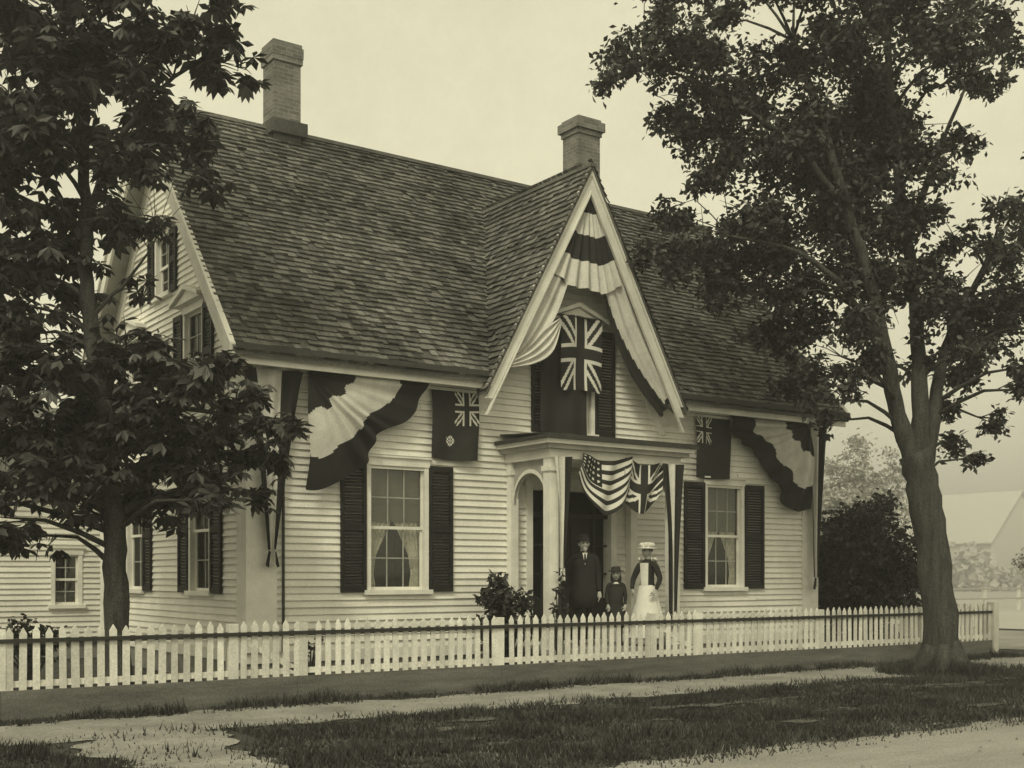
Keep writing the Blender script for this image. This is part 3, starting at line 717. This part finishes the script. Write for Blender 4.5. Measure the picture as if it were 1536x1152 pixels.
def head(parent,c,s,turn,mats,hair='short',hat=None,beardy=False,nod=0):
    e=bpy.data.objects.new('head',None); S.collection.objects.link(e); e.parent=parent; e.location=c; e.rotation_euler=(nod,0,turn); e.scale=(s,)*3
    vs=[];fs=[];n,m=20,16
    for i in range(m+1):
        ph=math.pi*i/m
        for k in range(n):
            t=2*math.pi*k/n; x=.077*math.sin(ph)*math.cos(t); y=.095*math.sin(ph)*math.sin(t); z=.117*math.cos(ph)
            if z<0: x*=1-.35*(-z/.117)**1.5; y=y*(1-.2*(-z/.117))-.012*(-z/.117)
            f=max(0,-y/.095)
            if f>.9 and abs(x)<.02 and -.03<z<.012: y-=.02
            if f>.75 and abs(abs(x)-.03)<.014 and 0<z<.025: y+=.008
            if f>.8 and abs(x)<.03 and -.1<z<-.085: y-=.006
            vs.append((x,y,z))
    for i in range(m):
        for k in range(n): fs.append((i*n+k,i*n+(k+1)%n,(i+1)*n+(k+1)%n,(i+1)*n+k))
    b=MB(); b.add(vs,fs,skin)
    b.tube([(0,-.09,.02),(0,-.105,-.01),(0,-.116,-.025),(0,-.095,-.036)],[.006,.010,.014,.006],skin)
    for q in (-1,1):
        b.tube([(q*.045,-.083,.012),(q*.030,-.089,.014),(q*.016,-.088,.012)],[.003,.0085,.003],bead)
        b.tube([(q*.05,-.083,.03),(q*.03,-.094,.034),(q*.013,-.092,.030)],[.003,.004,.003],hairD,n=6)
        b.tube([(q*.076,.0,.022),(q*.088,.01,.01),(q*.086,.008,-.012),(q*.074,-.002,-.028)],[.009,.012,.010,.005],skin)
    b.tube([(-.025,-.083,-.06),(0,-.093,-.058),(.025,-.083,-.06)],[.003,.007,.003],lip)
    b.tube([(0,.02,-.07),(0,.03,-.16)],[.05,.055],skin,n=12)
    b.done('face',e,True)
    h=MB()
    prof=[(.0,.083,.085,.025),(.03,.084,.090,.022),(.07,.078,.088,.016),(.105,.054,.065,.01),(.128,.02,.025,.01)]
    if hair=='long': prof=[(-.19,.085,.06,.06),(-.1,.10,.075,.05),(-.03,.096,.085,.032)]+prof[1:]
    h.lathe(prof,mats['hair'],n=20); h.done('hair',e,True)
    if beardy:
        g_=MB(); g_.tube([(0,-.075,-.055),(0,-.088,-.09),(0,-.075,-.14)],[.03,.035,.01],mats['beard'],n=10); g_.tube([(-.035,-.08,-.052),(0,-.1,-.044),(.035,-.08,-.052)],[.004,.01,.004],mats['beard']); g_.done('beard',e,True)
    if hat=='sun':
        g_=MB(); g_.lathe([(.045,.09,.1,.0),(.05,.185,.19,.0),(.066,.18,.185,0),(.075,.10,.11,0),(.14,.092,.10,0),(.165,.05,.06,0)],straw,n=24,pleat=.03,pn=5)
        for k in range(9):
            a=k*.75; g_.tube([(.1*math.cos(a),.1*math.sin(a),.085),(.115*math.cos(a+.1),.115*math.sin(a+.1),.125),(.1*math.cos(a),.1*math.sin(a),.15)],[.02,.032,.015],shirt)
        g_.done('sun_hat',e,True)
    if hat=='dark':
        g_=MB(); g_.lathe([(.05,.09,.1,.0),(.055,.15,.155,.0),(.065,.148,.15,0),(.075,.09,.1,0),(.13,.08,.09,0),(.145,.04,.05,0)],hairD,n=24); g_.done('brimmed_hat',e,True)
    if hat=='bowler':
        g_=MB(); g_.lathe([(.05,.086,.098,.0),(.054,.12,.135,.0),(.062,.122,.137,0),(.068,.088,.10,0),(.12,.086,.098,0),(.155,.06,.07,0),(.168,.02,.03,0)],suit,n=24); g_.done('bowler_hat',e,True)
    return e
def hand(parent,p,d,pal,s=1.0,curl=.6):
    p=Vector(p);d=Vector(d).normalized();side=Vector(pal).normalized(); side=(side-d*side.dot(d)).normalized(); nn=d.cross(side)
    b=MB(); b.tube([p-d*.02*s,p+d*.02*s,p+d*.06*s,p+d*.085*s],[.024*s,.034*s,.040*s,.036*s],skin,n=10,flat=.5)
    for i,(o,l) in enumerate(((-.03,.07),(-.01,.08),(.011,.075),(.03,.058))):
        q=p+d*.08*s+side*o*s; pts=[q]; dr=d.copy()
        for k in range(3):
            dr=(dr+nn*curl*(.35+.1*k)).normalized(); pts.append(pts[-1]+dr*l*s*(.42-.07*k))
        b.tube(pts,[.0095*s,.009*s,.008*s,.006*s],skin,n=6)
    q=p+d*.03*s-side*.032*s
    b.tube([q,q-side*.028*s+d*.02*s+nn*.01*s,q-side*.034*s+d*.055*s+nn*.02*s],[.013*s,.011*s,.007*s],skin,n=6)
    b.done('hand',parent,True)
def body(parent,h,mat,armL,armR,wide=1.0,legs=True):
    k=h/1.75
    V=[(0,0,.95),(0,-.0,1.12),(0,-.0,1.30),(0,.01,1.44),(0,.015,1.53)]
    Rr=[(.15*wide,.115),(.14*wide,.105),(.165*wide,.115),(.085,.07),(.05,.05)]
    E=[(0,1),(1,2),(2,3),(3,4)]
    for s,arm in ((-1,armL),(1,armR)):
        i=len(V); V+=[(s*.17*wide,0.0,1.41)]+list(arm); Rr+=[.066,.052,.036]; E+=[(3,i),(i,i+1),(i+1,i+2)]
    if legs:
        for s in (-1,1):
            i=len(V); V+=[(s*.085,0,.86),(s*.10,-.015,.48),(s*.11,.01,.1),(s*.13,-.13,.045)]; Rr+=[.095,.066,.045,.04]; E+=[(0,i),(i,i+1),(i+1,i+2),(i+2,i+3)]
    V=[(a*k,b*k,c*k) for a,b,c in V]; Rr=[tuple(q*k for q in r) if isinstance(r,tuple) else r*k for r in Rr]
    return skinned('body',V,E,Rr,mat,parent)
FZ=.45; face=-R(34.9)
man=empty('standing_man',(11.98,15.15,FZ),face+.05)
aL=[(-.30,-.03,1.16),(-.42,-.16,.96)]; aR=[(.235,.02,1.13),(.24,-.06,.87)]
body(man,1.76,suit,aL,aR,1.12)
hand(man,(-.43,-.175,.945),(-.25,-.35,-.7),(0.6,-.5,.2),1,.9); hand(man,(.24,-.065,.86),(0,-.1,-1),(0,-1,0),1)
m=MB(); m.lathe([(.62,.25,.2,.0),(.85,.225,.175,0),(1.0,.20,.155,0),(1.12,.19,.142,0),(1.3,.20,.145,0),(1.4,.16,.11,0)],suit,n=30); m.done('frock_coat',man,True)
m=MB(); m.prism([(-.04,-.118,1.5),(.04,-.118,1.5),(.0,-.155,1.3)],(0,-.01,0),shirt); m.lathe([(1.475,.062,.06,.01),(1.52,.058,.056,.01)],shirt,n=16)
m.tube([(0,-.135,1.48),(0,-.17,1.34)],[.012,.02],suit,flat=.5); m.done('shirt_and_collar',man)
m=MB(); m.tube([(-.46,-.24,.90),(-.47,-.26,.4),(-.48,-.28,0)],[.012,.011,.009],doorm); m.tube([(-.42,-.20,.88),(-.45,-.22,.93),(-.48,-.26,.92)],[.014,.015,.014],doorm); m.done('walking_stick',man)
head(man,(0,0,1.64),1.02,.12,{'hair':hairD,'beard':beard},hat='bowler',beardy=True)
girl=empty('young_girl',(12.52,15.0,FZ),face)
body(girl,1.22,suit2,[(-.22,-.03,1.16),(-.2,-.16,.95)],[(.22,-.03,1.16),(.2,-.16,.95)],1.0)
hand(girl,(-.14,-.115,.655),(.2,-.3,-.8),(.5,-.5,0),.72); hand(girl,(.14,-.115,.655),(-.2,-.3,-.8),(.5,-.5,0),.72)
m=MB(); m.lathe([(.30,.22,.2,0),(.45,.19,.165,0),(.62,.14,.115,0),(.72,.115,.095,0),(.95,.125,.09,0)],suit2,n=36,pleat=.0); m.lathe([(1.0,.075,.07,0),(1.03,.05,.05,0)],shirt,n=14); m.done('coat_dress',girl,True)
head(girl,(0,0,1.155),.9,-.1,{'hair':hairD},hair='long',hat='dark')
wom=empty('standing_woman',(13.0,14.78,FZ),face-.55)
body(wom,1.62,suit2,[(-.25,-.05,1.17),(-.2,-.2,.98)],[(.25,.0,1.17),(.24,-.16,.98)],.88)
hand(wom,(-.18,-.195,.895),(.4,-.3,-.5),(.5,-.5,0),.9); hand(wom,(.215,-.155,.895),(-.3,-.4,-.6),(.5,-.5,0),.9)
m=MB(); m.lathe([(.03,.34,.33,.02),(.3,.29,.28,.02),(.6,.22,.21,.01),(.85,.165,.14,0),(.97,.125,.10,0)],shirt,n=72,pleat=.05,pn=14); m.done('long_skirt',wom,True)
def ap(s,t):
    an=-math.pi/2+(s-.5)*2.2; z=.98-.85*t; r=.128+.205*t**.9; return (r*1.06*math.cos(an),r*1.02*math.sin(an)+.01,z)
cloth('apron',lambda s,t:ap(s,t),lambda s,t:0,24,16,[shirt],wom)
def bib(s,t):
    an=-math.pi/2+(s-.5)*1.0; return ((.15-.02*t)*math.cos(an)*1.05,(.125-.01*t)*math.sin(an)-.01,1.34-.36*t)
cloth('apron_bib',bib,lambda s,t:0,16,10,[shirt],wom)
m=MB()
m.tube([(-.11,-.07,1.4),(-.15,0,1.41),(-.11,.09,1.36)],[.03,.035,.03],shirt,flat=.5);m.tube([(.11,-.07,1.4),(.15,0,1.41),(.11,.09,1.36)],[.03,.035,.03],shirt,flat=.5); m.done('apron_straps',wom,True)
head(wom,(0,-.01,1.525),.93,-.35,{'hair':hairD},hat='sun')

# ------------------------------------------------------------------ world, sun, camera
sd=Vector((-.75,-.62,1.0)).normalized()
w=bpy.data.worlds.new('World'); S.world=w; w.use_nodes=True; nt=w.node_tree; N=nt.nodes; L=nt.links
sky=N.new('ShaderNodeTexSky'); sky.sky_type='NISHITA'; sky.sun_disc=False
sky.sun_elevation=math.asin(sd.z); sky.sun_rotation=math.atan2(sd.x,sd.y); sky.dust_density=6; sky.air_density=1.5
bw=N.new('ShaderNodeRGBToBW'); L.new(sky.outputs[0],bw.inputs[0])
tc=N.new('ShaderNodeTexCoord'); no=N.new('ShaderNodeTexNoise'); no.inputs['Scale'].default_value=3; no.inputs['Detail'].default_value=14; no.inputs['Roughness'].default_value=.85
L.new(tc.outputs['Generated'],no.inputs['Vector'])
ma=N.new('ShaderNodeMath'); ma.operation='MULTIPLY_ADD'; ma.inputs[1].default_value=.5; ma.inputs[2].default_value=6.7; L.new(bw.outputs[0],ma.inputs[0])
mr=N.new('ShaderNodeMapRange'); mr.inputs[1].default_value=.25; mr.inputs[2].default_value=.75; mr.inputs[3].default_value=.87; mr.inputs[4].default_value=1.13; L.new(no.outputs[0],mr.inputs[0])
mm=N.new('ShaderNodeMath'); mm.operation='MULTIPLY'; L.new(ma.outputs[0],mm.inputs[0]); L.new(mr.outputs[0],mm.inputs[1])
vm=N.new('ShaderNodeVectorMath'); vm.operation='SCALE'; vm.inputs[0].default_value=(1,.945,.66); L.new(mm.outputs[0],vm.inputs['Scale'])
L.new(vm.outputs[0],N['Background'].inputs[0]); N['Background'].inputs[1].default_value=.1
sl=bpy.data.lights.new('sun','SUN'); sl.energy=1.5; sl.angle=R(12); sl.color=(1,.945,.72)
so=bpy.data.objects.new('sun',sl); so.rotation_euler=(-sd).to_track_quat('-Z','Y').to_euler(); S.collection.objects.link(so)
cam=bpy.data.cameras.new('camera'); cam.lens=1800/1536*36; cam.sensor_width=36; cam.shift_y=286/1536; cam.clip_end=3000
co=bpy.data.objects.new('camera',cam); co.location=(0,0,1.6); co.rotation_euler=(R(90),0,-R(34.9)); S.collection.objects.link(co); S.camera=co
S.view_settings.view_transform='Standard'; S.view_settings.look='None'; S.view_settings.exposure=0
